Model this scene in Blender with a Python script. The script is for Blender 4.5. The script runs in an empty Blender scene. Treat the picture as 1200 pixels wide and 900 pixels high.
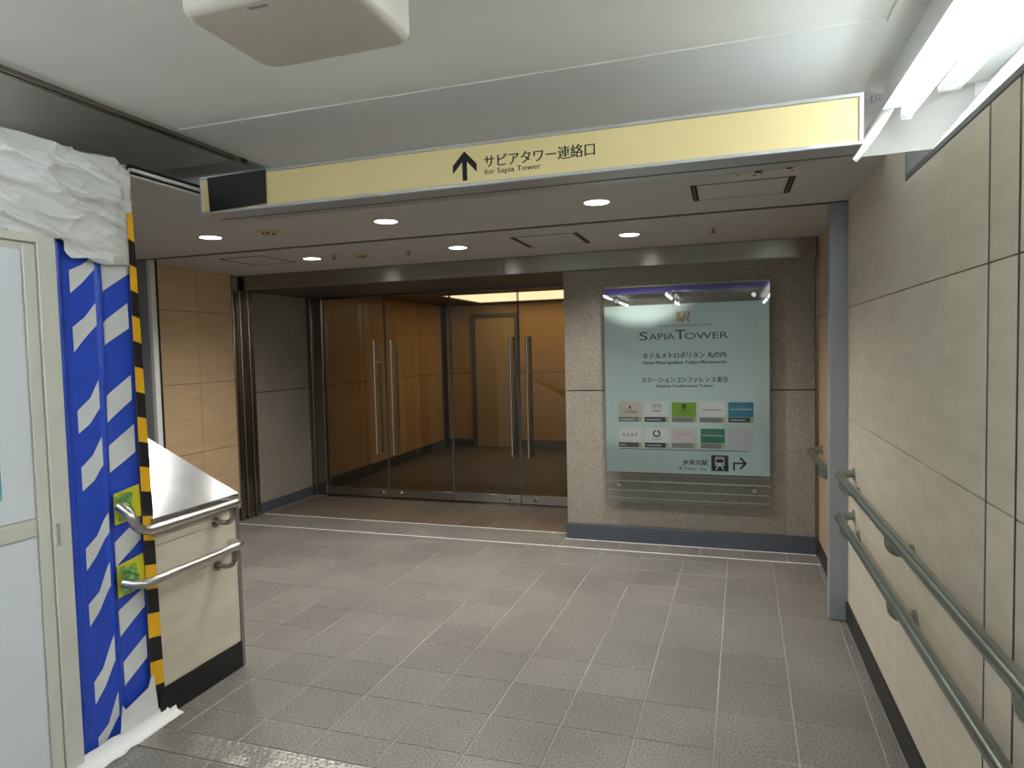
import bpy, bmesh, math, random
from mathutils import Vector, Matrix, noise
random.seed(7)

# ------------------------------------------------------------------ camera, world, exposure
scene = bpy.context.scene
COL = scene.collection
H = 1.53
def make_camera():
    vy = Vector((252, -45, 775)).normalized()
    vx = Vector((2380, -17, -775)); vx = (vx - vy * vx.dot(vy)).normalized()
    vz = vy.cross(vx)
    if vz.y > 0: vz = -vz
    R = Matrix((vx, vy, vz))                       # image axes (right, down, forward) -> world
    right, up, back = R @ Vector((1, 0, 0)), R @ Vector((0, -1, 0)), R @ Vector((0, 0, -1))
    cd = bpy.data.cameras.new('camera'); co = bpy.data.objects.new('camera', cd); COL.objects.link(co)
    M = Matrix((right, up, back)).transposed().to_4x4(); M.translation = (0, 0, H)
    co.matrix_world = M
    cd.sensor_width = 36; cd.lens = 775 / 1200 * 36; cd.clip_start = 0.02
    scene.camera = co
make_camera()

world = bpy.data.worlds.new('world'); scene.world = world; world.use_nodes = True
world.node_tree.nodes['Background'].inputs[0].default_value = (0.9, 0.95, 1, 1)
world.node_tree.nodes['Background'].inputs[1].default_value = 0.04
scene.view_settings.view_transform = 'Standard'
scene.view_settings.look = 'None'
scene.view_settings.gamma = 1
scene.view_settings.use_curve_mapping = False
scene.view_settings.exposure = 1.5

TUBE_STRENGTH = 12.5
DOWNLIGHT_STRENGTH = 5.0
DOWNLIGHT_WATTS = 24.0
COFFER_STRENGTH = .62

# ------------------------------------------------------------------ materials
def srgb(r, g, b):
    f = lambda c: (c / 255 / 12.92) if c / 255 <= .04045 else ((c / 255 + .055) / 1.055) ** 2.4
    return (f(r), f(g), f(b), 1)

def new_mat(name):
    m = bpy.data.materials.new(name); m.use_nodes = True
    return m, m.node_tree.nodes, m.node_tree.links, m.node_tree.nodes['Principled BSDF']

def plain(name, col, rough=.5, metal=0.0, spec=.5, var=0.05, scale=6, bump=0.0, bump_scale=40, rand=0.0, stretch=(1, 1, 1), aniso=0.0):
    """base colour with a little procedural mottling, optional relief and per-object variation"""
    m, N, L, B = new_mat(name)
    tc = N.new('ShaderNodeTexCoord'); mp = N.new('ShaderNodeMapping'); mp.inputs['Scale'].default_value = stretch
    L.new(tc.outputs['Object'], mp.inputs[0])
    nz = N.new('ShaderNodeTexNoise'); nz.inputs['Scale'].default_value = scale; nz.inputs['Detail'].default_value = 6
    L.new(mp.outputs[0], nz.inputs['Vector'])
    mr = N.new('ShaderNodeMapRange'); mr.inputs[1].default_value = .25; mr.inputs[2].default_value = .75
    mr.inputs[3].default_value = 1 - var; mr.inputs[4].default_value = 1 + var
    L.new(nz.outputs[0], mr.inputs[0])
    fac = mr.outputs[0]
    if rand:
        oi = N.new('ShaderNodeObjectInfo'); r2 = N.new('ShaderNodeMapRange')
        r2.inputs[3].default_value = 1 - rand; r2.inputs[4].default_value = 1 + rand
        L.new(oi.outputs['Random'], r2.inputs[0])
        mu = N.new('ShaderNodeMath'); mu.operation = 'MULTIPLY'; L.new(fac, mu.inputs[0]); L.new(r2.outputs[0], mu.inputs[1]); fac = mu.outputs[0]
    hs = N.new('ShaderNodeHueSaturation'); hs.inputs['Color'].default_value = col
    L.new(fac, hs.inputs['Value']); L.new(hs.outputs[0], B.inputs['Base Color'])
    B.inputs['Roughness'].default_value = rough; B.inputs['Metallic'].default_value = metal
    B.inputs['Specular IOR Level'].default_value = spec
    if aniso: B.inputs['Anisotropic'].default_value = aniso; B.inputs['Anisotropic Rotation'].default_value = .25
    if bump:
        n2 = N.new('ShaderNodeTexNoise'); n2.inputs['Scale'].default_value = bump_scale; n2.inputs['Detail'].default_value = 5
        L.new(mp.outputs[0], n2.inputs['Vector'])
        bp = N.new('ShaderNodeBump'); bp.inputs['Strength'].default_value = bump; bp.inputs['Distance'].default_value = .01
        L.new(n2.outputs[0], bp.inputs['Height']); L.new(bp.outputs[0], B.inputs['Normal'])
    return m

def speckle(name, c1, c2, c3, rough=.5, scale=160, rand=.06, stain=.12, spec=.4, bump=.15):
    """granite / granulated tile: fine grains of three tones, broad stains"""
    m, N, L, B = new_mat(name)
    tc = N.new('ShaderNodeTexCoord'); oi = N.new('ShaderNodeObjectInfo')
    ad = N.new('ShaderNodeVectorMath'); ad.operation = 'ADD'
    L.new(tc.outputs['Object'], ad.inputs[0]); L.new(oi.outputs['Location'], ad.inputs[1])
    nz = N.new('ShaderNodeTexNoise'); nz.inputs['Scale'].default_value = scale; nz.inputs['Detail'].default_value = 3; nz.inputs['Roughness'].default_value = .7
    L.new(ad.outputs[0], nz.inputs['Vector'])
    cr = N.new('ShaderNodeValToRGB'); e = cr.color_ramp.elements
    e[0].position = .36; e[0].color = c1; e[1].position = .66; e[1].color = c3
    k = e.new(.5); k.color = c2
    L.new(nz.outputs[0], cr.inputs[0])
    n2 = N.new('ShaderNodeTexNoise'); n2.inputs['Scale'].default_value = 1.7; n2.inputs['Detail'].default_value = 5
    L.new(ad.outputs[0], n2.inputs['Vector'])
    mr = N.new('ShaderNodeMapRange'); mr.inputs[1].default_value = .3; mr.inputs[2].default_value = .7
    mr.inputs[3].default_value = 1 - stain; mr.inputs[4].default_value = 1 + stain; L.new(n2.outputs[0], mr.inputs[0])
    r2 = N.new('ShaderNodeMapRange'); r2.inputs[3].default_value = 1 - rand; r2.inputs[4].default_value = 1 + rand
    L.new(oi.outputs['Random'], r2.inputs[0])
    mu = N.new('ShaderNodeMath'); mu.operation = 'MULTIPLY'; L.new(mr.outputs[0], mu.inputs[0]); L.new(r2.outputs[0], mu.inputs[1])
    hs = N.new('ShaderNodeHueSaturation'); L.new(cr.outputs[0], hs.inputs['Color']); L.new(mu.outputs[0], hs.inputs['Value'])
    L.new(hs.outputs[0], B.inputs['Base Color'])
    B.inputs['Roughness'].default_value = rough; B.inputs['Specular IOR Level'].default_value = spec
    bp = N.new('ShaderNodeBump'); bp.inputs['Strength'].default_value = bump; bp.inputs['Distance'].default_value = .002
    L.new(nz.outputs[0], bp.inputs['Height']); L.new(bp.outputs[0], B.inputs['Normal'])
    return m

def glass(name, tint=(.9, .95, .93, 1), ior=1.5):
    m, N, L, B = new_mat(name); N.remove(B)
    out = N['Material Output']; mx = N.new('ShaderNodeMixShader'); fr = N.new('ShaderNodeFresnel'); fr.inputs[0].default_value = ior
    tr = N.new('ShaderNodeBsdfTransparent'); tr.inputs[0].default_value = tint
    gl = N.new('ShaderNodeBsdfGlossy'); gl.inputs['Roughness'].default_value = 0.0
    L.new(fr.outputs[0], mx.inputs[0]); L.new(tr.outputs[0], mx.inputs[1]); L.new(gl.outputs[0], mx.inputs[2]); L.new(mx.outputs[0], out.inputs[0])
    return m

def emit(name, col, s):
    m, N, L, B = new_mat(name)
    B.inputs['Base Color'].default_value = (.8, .8, .8, 1); B.inputs['Emission Color'].default_value = col; B.inputs['Emission Strength'].default_value = s
    return m

def checker_plate(name):
    m, N, L, B = new_mat(name)
    tc = N.new('ShaderNodeTexCoord'); vo = N.new('ShaderNodeTexVoronoi'); vo.inputs['Scale'].default_value = 45
    L.new(tc.outputs['Object'], vo.inputs['Vector'])
    bp = N.new('ShaderNodeBump'); bp.inputs['Strength'].default_value = .5; bp.inputs['Distance'].default_value = .004
    L.new(vo.outputs['Distance'], bp.inputs['Height']); L.new(bp.outputs[0], B.inputs['Normal'])
    B.inputs['Base Color'].default_value = srgb(165, 162, 155); B.inputs['Metallic'].default_value = .8; B.inputs['Roughness'].default_value = .42
    return m

MAT = dict(
    tile=speckle('grey_floor_tile', srgb(86, 83, 79), srgb(120, 116, 110), srgb(147, 142, 135), rough=.4, scale=120, rand=.07, stain=.13, spec=.45),
    grout=plain('pale_grout', srgb(160, 155, 148), .8, var=.4, scale=2.2),
    granite=speckle('grey_granite', srgb(98, 93, 84), srgb(146, 139, 127), srgb(180, 172, 159), rough=.7, scale=210, rand=.03, stain=.1, spec=.3, bump=.5),
    stone=plain('beige_stone', srgb(210, 200, 180), .5, var=.09, scale=2.5, bump=.12, bump_scale=14, rand=.03, stretch=(1.5, 1.5, 6)),
    tan=plain('tan_stone', srgb(200, 172, 136), .4, var=.1, scale=2.6, bump=.05, bump_scale=12, rand=.05, stretch=(1.5, 1.5, 7)),
    joint=plain('dark_joint', srgb(52, 50, 47), .8),
    black=plain('black_base', srgb(22, 23, 24), .35, var=.2),
    bluegrey=plain('blue_grey_base', srgb(74, 80, 88), .45, var=.12, scale=5),
    post=plain('grey_painted_metal', srgb(146, 151, 156), .45, var=.06, scale=3),
    paint=plain('white_painted_concrete', srgb(232, 232, 228), .6, var=.035, scale=1.6, bump=.35, bump_scale=5),
    lowceil=plain('grey_white_ceiling', srgb(192, 189, 184), .7, var=.02, scale=2),
    trimgrey=plain('dark_grey_trim', srgb(98, 100, 100), .5, var=.1),
    dark=plain('dark_gap', srgb(24, 23, 22), .8),
    steel=plain('brushed_stainless', srgb(165, 162, 157), .30, metal=1, var=.05, scale=5, stretch=(1, 1, 30), aniso=.85),
    steel_dark=plain('dark_stainless', srgb(150, 145, 138), .22, metal=1, var=.1, scale=4, stretch=(6, 6, 1)),
    steel_dull=plain('dull_steel_sheet', srgb(196, 190, 180), .30, metal=.4, var=.2, scale=1.6),
    capsteel=plain('scuffed_stainless', srgb(176, 177, 177), .27, metal=1, var=.12, scale=3.5, stretch=(1, 3, 1)),
    chrome=plain('handrail_steel', srgb(196, 194, 190), .25, metal=1, var=.05),
    greenrail=plain('grey_green_rail', srgb(150, 158, 151), .3, metal=.85, var=.15, scale=4),
    brass=plain('copper_gleam', srgb(170, 110, 70), .3, metal=1),
    cream=plain('cream_plastic', srgb(203, 196, 184), .45, var=.03),
    whitemetal=plain('white_enamel', srgb(226, 226, 222), .4, var=.03),
    housing=plain('grey_white_housing', srgb(196, 197, 196), .5, var=.04),
    alu=plain('aluminium', srgb(196, 197, 198), .38, metal=.6, var=.05),
    yellow=plain('sign_yellow', srgb(234, 215, 158), .35, var=.015),
    blacktape=plain('black_vinyl', srgb(22, 24, 26), .5, var=.15),
    ink=plain('black_ink', srgb(18, 17, 16), .6, var=.05),
    inkgrey=plain('grey_ink', srgb(46, 50, 52), .6, var=.05),
    teal_panel=plain('pale_teal_print', srgb(220, 238, 234), .75, var=.02),
    purple=plain('purple_band', srgb(82, 62, 170), .35, var=.05),
    gold=plain('gold_print', srgb(196, 142, 62), .4, var=.05),
    cardwhite=plain('card_white', srgb(244, 243, 240), .5, var=.02),
    cardcream=plain('card_cream', srgb(226, 214, 202), .5, var=.02),
    cardpink=plain('card_pink_white', srgb(228, 216, 216), .5, var=.02),
    cardgrey=plain('card_grey', srgb(226, 224, 228), .5, var=.02),
    cardlime=plain('card_lime', srgb(140, 186, 22), .5, var=.03),
    cardcyan=plain('card_cyan', srgb(30, 140, 168), .5, var=.03),
    cardgreen=plain('card_green', srgb(10, 140, 104), .5, var=.03),
    capdark=plain('caption_dark', srgb(78, 76, 82), .5),
    capgrey=plain('caption_grey', srgb(150, 146, 142), .5),
    capblack=plain('caption_black', srgb(36, 36, 42), .5),
    capyellow=plain('caption_yellow', srgb(206, 200, 130), .5),
    white=plain('white_print', srgb(235, 235, 232), .5, var=.02),
    pinkink=plain('pink_ink', srgb(214, 160, 160), .5),
    darkgreen=plain('green_ink', srgb(20, 92, 72), .5),
    redink=plain('maroon_ink', srgb(96, 50, 60), .5),
    glass=glass('clear_glass', (.82, .84, .82, 1)),
    signglass=glass('greenish_glass', (.985, .995, .99, 1)),
    bluesheet=plain('blue_vinyl_sheet', srgb(42, 80, 200), .38, var=.06, scale=4, bump=.1, bump_scale=10),
    whitesheet=plain('white_vinyl_print', srgb(222, 224, 222), .42, var=.03),
    plastic=plain('white_plastic_sheet', srgb(224, 224, 222), .45, var=.03, scale=3),
    hazyellow=plain('hazard_yellow', srgb(236, 178, 24), .4, var=.05),
    hazblack=plain('hazard_black', srgb(24, 24, 26), .4),
    doorframe=plain('pale_beige_aluminium', srgb(212, 211, 198), .42, var=.03),
    doorpanel=plain('blue_white_panel', srgb(222, 227, 232), .4, var=.015),
    tealline=plain('teal_line', srgb(60, 170, 180), .5),
    greentape=plain('green_tape', srgb(120, 170, 90), .45, var=.25, scale=14),
    yellowtape=plain('yellow_tape', srgb(216, 206, 40), .45, var=.15, scale=12),
    tube=emit('fluorescent_tube', (.86, .955, 1, 1), TUBE_STRENGTH),
    downlamp=emit('downlight_lamp', (1, .95, .88, 1), DOWNLIGHT_STRENGTH),
    coffer=emit('coffer_light', (1, .76, .45, 1), COFFER_STRENGTH),
    plate=checker_plate('checker_plate'),
    lobbytan=plain('amber_wood_panel', srgb(196, 156, 104), .35, var=.08, scale=1.5, rand=.04, stretch=(1, 1, 3)),
    lobbydoor=plain('beige_steel_door', srgb(190, 164, 124), .4, var=.04),
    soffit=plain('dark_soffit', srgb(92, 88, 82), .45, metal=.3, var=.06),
    offwhite_det=plain('yellowed_plastic', srgb(190, 172, 128), .45, var=.05),
)

MAT['lobbytile'] = speckle('brown_lobby_tile', srgb(78, 68, 58), srgb(104, 92, 80), srgb(126, 112, 98), rough=.33, rand=.08)
# ------------------------------------------------------------------ object helpers
ORG = {}
def link(o, parent=None, origin=None):
    COL.objects.link(o)
    org = Vector(origin) if origin is not None else Vector((0, 0, 0))
    ORG[o.name] = org
    if parent is not None:
        o.parent = parent; o.location = org - ORG[parent.name]
    else:
        o.location = org
    return o

def tag(o, label=None, cat=None, group=None, kind=None):
    if label: o['label'] = label
    if cat: o['category'] = cat
    if group: o['group'] = group
    if kind: o['kind'] = kind
    return o

def empty(name, loc, label=None, cat=None, group=None, kind=None):
    o = bpy.data.objects.new(name, None); o.empty_display_size = .05
    link(o, None, loc); return tag(o, label, cat, group, kind)

def build(name, bm, m, parent=None, smooth=False, origin=None):
    """bm is in world coordinates; the object's origin goes to the base centre of its box"""
    bmesh.ops.recalc_face_normals(bm, faces=bm.faces)
    xs = [v.co.x for v in bm.verts]; ys = [v.co.y for v in bm.verts]; zs = [v.co.z for v in bm.verts]
    org = Vector(((min(xs) + max(xs)) / 2, (min(ys) + max(ys)) / 2, min(zs))) if origin is None else Vector(origin)
    for v in bm.verts: v.co -= org
    me = bpy.data.meshes.new(name); bm.to_mesh(me); bm.free()
    me.materials.append(MAT[m] if isinstance(m, str) else m)
    if smooth:
        for p in me.polygons: p.use_smooth = True
    return link(bpy.data.objects.new(name, me), parent, org)

def bm_box(x0, x1, y0, y1, z0, z1, bev=0.0, bm=None, seg=1):
    b = bm or bmesh.new()
    r = bmesh.ops.create_cube(b, size=1)
    for v in r['verts']:
        v.co = Vector(((x0 + x1) / 2 + v.co.x * (x1 - x0), (y0 + y1) / 2 + v.co.y * (y1 - y0), (z0 + z1) / 2 + v.co.z * (z1 - z0)))
    if bev:
        es = list({e for v in r['verts'] for e in v.link_edges})
        bmesh.ops.bevel(b, geom=es, offset=bev, segments=seg, affect='EDGES', profile=.5)
    return b

def box(name, m, x0, x1, y0, y1, z0, z1, parent=None, bev=0.0, seg=1, smooth=False):
    return build(name, bm_box(x0, x1, y0, y1, z0, z1, bev, seg=seg), m, parent, smooth)

def bm_poly(faces_pts, bm=None):
    b = bm or bmesh.new()
    for pts in faces_pts: b.faces.new([b.verts.new(p) for p in pts])
    bmesh.ops.remove_doubles(b, verts=b.verts, dist=1e-5)
    return b

def bm_prism(pts, d, bm=None):
    """closed polygon (3-D points) swept by vector d"""
    b = bm or bmesh.new(); d = Vector(d)
    a = [b.verts.new(Vector(p)) for p in pts]; c = [b.verts.new(Vector(p) + d) for p in pts]
    b.faces.new(a); b.faces.new(c[::-1])
    n = len(pts)
    for i in range(n): b.faces.new((a[i], a[(i + 1) % n], c[(i + 1) % n], c[i]))
    return b

def bm_tube(path, r, n=14, bm=None, caps=True):
    b = bm or bmesh.new()
    P = [Vector(p) for p in path]; rings = []
    t0 = (P[1] - P[0]).normalized()
    u = t0.orthogonal().normalized()
    for i, p in enumerate(P):
        t = (P[min(i + 1, len(P) - 1)] - P[max(i - 1, 0)]).normalized()
        u = (u - t * u.dot(t)).normalized(); w = t.cross(u)
        rr = r[i] if isinstance(r, (list, tuple)) else r
        rings.append([b.verts.new(p + (u * math.cos(2 * math.pi * k / n) + w * math.sin(2 * math.pi * k / n)) * rr) for k in range(n)])
    for A, B in zip(rings, rings[1:]):
        for k in range(n): b.faces.new((A[k], A[(k + 1) % n], B[(k + 1) % n], B[k]))
    if caps: b.faces.new(rings[0][::-1]); b.faces.new(rings[-1])
    return b

def arc(p0, corner, p1, n=6):
    """rounded corner from p0 to p1 bending at corner (quadratic)"""
    a, c, b = Vector(p0), Vector(corner), Vector(p1)
    return [a * (1 - t) ** 2 + c * 2 * t * (1 - t) + b * t * t for t in [i / n for i in range(n + 1)]]

def tube(name, m, path, r, parent=None, n=14):
    o = build(name, bm_tube(path, r, n), m, parent, smooth=True)
    return shade_auto(o)

def shade_auto(o, ang=40):
    me = o.data
    bm = bmesh.new(); bm.from_mesh(me)
    for e in bm.edges:
        if len(e.link_faces) == 2 and e.calc_face_angle(0) > math.radians(ang): e.smooth = False
    bm.to_mesh(me); bm.free()
    return o

def bm_cyl(c, axis, r, h, n=20, bm=None, r2=None):
    c = Vector(c); a = Vector(axis).normalized()
    return bm_tube([c, c + a * h], [r, r if r2 is None else r2], n, bm)

def cyl(name, m, c, axis, r, h, parent=None, n=20, r2=None):
    return shade_auto(build(name, bm_cyl(c, axis, r, h, n, None, r2), m, parent, smooth=True))

def text_bm(body, x0, x1, z0, z1, yplane, bold=0.0, keep=False, small=None, shear=0.0, center=False):
    """lettering in the XZ plane facing -Y, fitted to the given rectangle"""
    cu = bpy.data.curves.new('lettering_curve', 'FONT'); cu.body = body; cu.fill_mode = 'BOTH'; cu.resolution_u = 3
    cu.shear = shear
    if small:
        cu.small_caps_scale = small
        for i, ch in enumerate(body): cu.body_format[i].use_small_caps = True
    o = bpy.data.objects.new('lettering_tmp', cu); COL.objects.link(o)
    dg = bpy.context.evaluated_depsgraph_get(); dg.update()
    me = bpy.data.meshes.new_from_object(o.evaluated_get(dg))
    bpy.data.objects.remove(o); bpy.data.curves.remove(cu)
    b = bmesh.new(); b.from_mesh(me); bpy.data.meshes.remove(me)
    xs = [v.co.x for v in b.verts]; ys = [v.co.y for v in b.verts]
    ax, bx, ay, by = min(xs), max(xs), min(ys), max(ys)
    sx = (x1 - x0) / (bx - ax); sz = (z1 - z0) / max(by - ay, 1e-6)
    for v in b.verts: v.co = Vector((x0 + (v.co.x - ax) * sx, yplane, z0 + (v.co.y - ay) * sz))
    if bold:                                  # heavier strokes: the glyphs doubled a hair apart
        src = b.faces[:]
        for k, d in enumerate((-.5, .5)):
            r = bmesh.ops.duplicate(b, geom=src)
            for v in [g_ for g_ in r['geom'] if isinstance(g_, bmesh.types.BMVert)]: v.co += Vector((d * bold, -.00002 * (k + 1), 0))
    return b

def lettering(name, m, body, x0, x1, z0, z1, yplane, parent, **k):
    b = text_bm(body, x0, x1, z0, z1, yplane, **k)
    return build(name, b, m, parent)

# ------------------------------------------------------------------ layout constants (metres)
XR = .62            # right wall face
XL = -4.33          # left wall face
XC = -2.29          # left edge of the near passage (hoarding, parapet)
YB = 3.05           # bulkhead where the ceiling drops
YG = 5.17           # granite wall face
YD = 6.22           # glass doors
ZN, ZL = 2.525, 2.285   # near and lower ceiling
YBACK = -5.0
YLOB = 9.85

# ------------------------------------------------------------------ floor
def clip(poly, ax, lim, keep_greater):
    out = []
    for i in range(len(poly)):
        p, q = poly[i], poly[(i + 1) % len(poly)]
        pin = (p[ax] >= lim) == keep_greater or p[ax] == lim; qin = (q[ax] >= lim) == keep_greater or q[ax] == lim
        if pin: out.append(p)
        if pin != qin:
            t = (lim - p[ax]) / (q[ax] - p[ax]); out.append((p[0] + (q[0] - p[0]) * t, p[1] + (q[1] - p[1]) * t))
    return out

fl = box('floor', 'grout', -6.0, 1.0, YBACK, YD + .02, -.12, -.003)
tag(fl, 'grey tiled floor of the passage', 'floor', kind='structure')
TILE_MESH = {}
SH = .022          # the grid is laid very slightly askew
def tile_poly(pts, parent, nm='floor_tile', mat='tile'):
    cx = sum(p[0] for p in pts) / len(pts); cy = sum(p[1] for p in pts) / len(pts)
    loc = [(round(p[0] - cx, 4), round(p[1] - cy, 4)) for p in pts]
    key = (tuple(loc), mat)
    if key not in TILE_MESH:
        w = max(p[0] for p in loc) - min(p[0] for p in loc); h = max(p[1] for p in loc) - min(p[1] for p in loc)
        if w < .012 or h < .012: TILE_MESH[key] = None
        else:
            b = bmesh.new()
            lo = [b.verts.new((x, y, -.012)) for x, y in loc]; mi = [b.verts.new((x, y, -.0015)) for x, y in loc]
            ins = .002
            to = [b.verts.new((x * (1 - 2 * ins / w), y * (1 - 2 * ins / h), 0)) for x, y in loc]
            n = len(loc)
            for A, B in ((lo, mi), (mi, to)):
                for k in range(n): b.faces.new((A[k], A[(k + 1) % n], B[(k + 1) % n], B[k]))
            b.faces.new(to); b.faces.new(lo[::-1])
            bmesh.ops.recalc_face_normals(b, faces=b.faces)
            me = bpy.data.meshes.new('floor_tile'); b.to_mesh(me); b.free(); me.materials.append(MAT[mat]); TILE_MESH[key] = me
    if TILE_MESH[key]:
        o = bpy.data.objects.new(nm, TILE_MESH[key]); link(o, parent, (cx, cy, random.uniform(-.0004, .0004)))

def tile_rows(edges, x0, x1, px=.30, off=-.01, gap=.0055, mat='tile'):
    for ya, yb in zip(edges, edges[1:]):
        ya, yb = sorted((ya, yb))
        k0 = int((x0 - off) / px) - 2; k1 = int((x1 - off) / px) + 2
        for k in range(k0, k1 + 1):
            f = lambda i, y: off + i * px - SH * (4.75 - y)
            g = gap / 2
            q = [(f(k, ya + g) + g, ya + g), (f(k + 1, ya + g) - g, ya + g), (f(k + 1, yb - g) - g, yb - g), (f(k, yb - g) + g, yb - g)]
            q = clip(clip(q, 0, x0 + .001, True), 0, x1 - .001, False)
            if len(q) > 2: tile_poly(q, fl, mat=mat)
PY = .2835
tile_rows([2.088] + [2.256 + i * PY for i in range(9)] + [4.806, 4.932], XL + .01, XR - .012)
tile_rows([4.946, 5.149], -1.26, XR - .012, off=.09)
tile_rows([4.946, 5.155, 5.307], XL + .01, -1.268, off=.09)
tile_rows([5.32, 5.60, 5.885, 6.14], XL + .03, -1.25, off=.09, mat='lobbytile')  # alcove tiles in lobby brown: dim amber lobby light put into the colour
tile_rows([1.10, 1.39, 1.675, 1.953], XC + .02, XR - .012)
box('expansion_strip', 'cardwhite', XL + .02, XR - .015, 4.936, 4.943, -.006, .001, fl)
box('expansion_strip', 'cardwhite', XL + .03, -1.27, 5.3095, 5.3165, -.006, .001, fl)
pl = box('threshold_plate', 'plate', XC - .03, XR - .012, 1.957, 2.082, -.006, .003, None, bev=.001)
tag(pl, 'steel checker plate strip let into the floor tiles', 'floor plate')

b = bmesh.new()
for i in range(134):
    for k in range(6):
        cx, cy = XC + .0 + i * .0215 + (.01 if k % 2 else 0), 1.970 + k * .0198
        if cx > XR - .03: continue
        a = math.radians(45 if (i + k) % 2 else -45); L_, W_ = .0085, .0032; u = Vector((math.cos(a), math.sin(a), 0)); w = Vector((-u.y, u.x, 0)); c = Vector((cx, cy, .003))
        v = [b.verts.new(c + u * su * L_ + w * sw * W_) for su, sw in ((-1, 0), (0, -1), (1, 0), (0, 1))] ; tp = b.verts.new(c + Vector((0, 0, .0022)))
        for q in range(4): b.faces.new((v[q], v[(q + 1) % 4], tp))
tag(build('raised_lugs', b, 'steel', pl), kind='stuff')

# ------------------------------------------------------------------ right wall with stone panels
wr = box('wall_right', 'joint', XR + .012, XR + .3, YBACK, YG + .1, 0, 2.105)
tag(wr, 'beige stone clad wall carrying two handrails', 'wall', kind='structure')
g = .0012
ycols = [YBACK, 1.10, 1.757, 1.773, 1.937, 1.953, 2.29, 2.86, 3.44, 3.95]
g = .0005
ypan = [(YBACK, 1.10 - g), (1.10 + g, 1.757), (1.772, 1.938), (1.952, 2.29 - g), (2.29 + g, 2.86 - g), (2.86 + g, 3.44 - g), (3.44 + g, 3.955)]
for ya, yb in ypan:
    for za, zb in ((.115, 1.119), (1.123, 1.718), (1.722, 2.108)):
        if zb > 2 and yb > 2.8: continue
        box('stone_panel', 'stone', XR, XR + .03, ya, yb, za, zb, wr)
# upper course beyond the ledge runs up to the lower ceiling
def yz_panel(name, m, x0, x1, pts, parent):
    return build(name, bm_prism([(x0, y, z) for y, z in pts], (x1 - x0, 0, 0)), m, parent)
yz_panel('stone_panel', 'stone', XR, XR + .03, [(2.76, 1.722), (3.44 - g, 1.722), (3.44 - g, ZL), (3.05, ZL), (2.76, 2.215)], wr)
box('stone_panel', 'stone', XR, XR + .03, 2.29 + g, 2.7595, 1.722, 2.108, wr)
box('stone_panel', 'stone', XR, XR + .03, 3.44 + g, 3.955, 1.722, ZL, wr)
for za, zb in ((.115, 1.119), (1.123, 1.718), (1.722, ZL)):
    box('stone_panel', 'tan', XR, XR + .03, 4.03, YG - .002, za, zb, wr)
box('wall_core', 'joint', XR + .03, XR + .3, YB, YG + .1, 2.105, ZL, wr)
for ya, yb in ((1.757, 1.772), (1.938, 1.952)): box('joint_filler', 'black', XR + .0015, XR + .012, ya + .0002, yb - .0002, .115, 2.108, wr)
o = box('baseboard_right', 'black', XR - .010, XR + .012, YBACK, 3.95, 0, .113, None, bev=.002); tag(o, 'black skirting along the beige stone wall', 'skirting', kind='structure')
o = box('baseboard_right_far', 'black', XR - .010, XR + .012, 4.03, YG - .02, 0, .113, None, bev=.002); tag(o, 'black skirting beyond the grey corner post', 'skirting', kind='structure')
o = box('trim_1', 'trimgrey', XR - .003, XR + .03, YBACK, 2.748, 2.109, 2.132, None, bev=.003); tag(o, 'grey capping on top of the beige stone wall', 'trim', kind='structure')
# white haunch above the capping
o = build('wall_upper_right', bm_prism([(XR + .031, YBACK, 2.10), (XR + .034, YBACK, 2.135), (XR + .34, YBACK, 2.52), (XR + .5, YBACK, 2.52), (XR + .5, YBACK, 2.10)], (0, YB - YBACK, 0)), 'paint')
tag(o, 'white sloping concrete above the beige stone wall', 'wall', kind='structure')
o = box('trim_13', 'joint', XR - .001, XR + .13, 2.7495, 2.7585, 2.109, 2.213, None); tag(o, 'small dark end plate above the beige stone wall', 'trim', kind='structure')
# grey corner posts
p = empty('corner_post', (.57, 3.97, 0), 'grey painted metal corner post at the end of the beige wall', 'post', kind='structure'); p.name = 'trim_2'; ORG['trim_2'] = Vector((.57, 3.97, 0))
box('post_face', 'post', .528, XR + .002, 3.95, 4.03, .0, ZL - .001, p, bev=.004)
box('gasket', 'dark', XR + .0021, XR + .0118, 3.956, 4.029, .0, ZL - .001, p)
p = empty('trim_3', (-4.2, 3.98, 0), 'grey metal corner post beside the tan wall', 'post', kind='structure')
box('post_face', 'post', -4.60, -4.185, 3.955, 4.03, 0, ZL - .001, p, bev=.004)
box('edge_strip', 'whitemetal', -4.184, -4.150, 3.955, 4.012, 0, ZL - .001, p, bev=.003)
box('gasket', 'dark', -4.149, -4.140, 4.0, 4.012, 0, ZL - .001, p)

# ------------------------------------------------------------------ granite wall with the directory
wf = box('wall_front', 'joint', -1.225, XR - .022, YG + .012, YD + .02, 0, 2.149)
tag(wf, 'grey granite wall carrying the tower directory', 'wall', kind='structure')
for za, zb in ((.128, 1.194), (1.202, 2.149)):
    box('granite_panel', 'granite', -1.236, XR - .02, YG, YG + .03, za, zb, wf, bev=.002)
    box('granite_panel', 'granite', -1.236, -1.224, YG + .031, YD - .03, za, zb, wf, bev=.002)
o = box('baseboard_front', 'bluegrey', -1.246, XR - .02, YG - .014, YG + .012, 0, .126, None, bev=.002); tag(o, 'blue grey skirting under the granite wall', 'skirting', kind='structure')
o = box('trim_4', 'steel_dark', XR - .0195, XR - .0005, YG - .03, YG + .02, .0, ZL, None, bev=.002); tag(o, 'narrow dark steel strip at the end of the granite wall', 'trim', kind='structure')
box('sealant_strip', 'cardwhite', -1.25, XR - .02, 5.1495, 5.1555, -.006, .002, fl)

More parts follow.
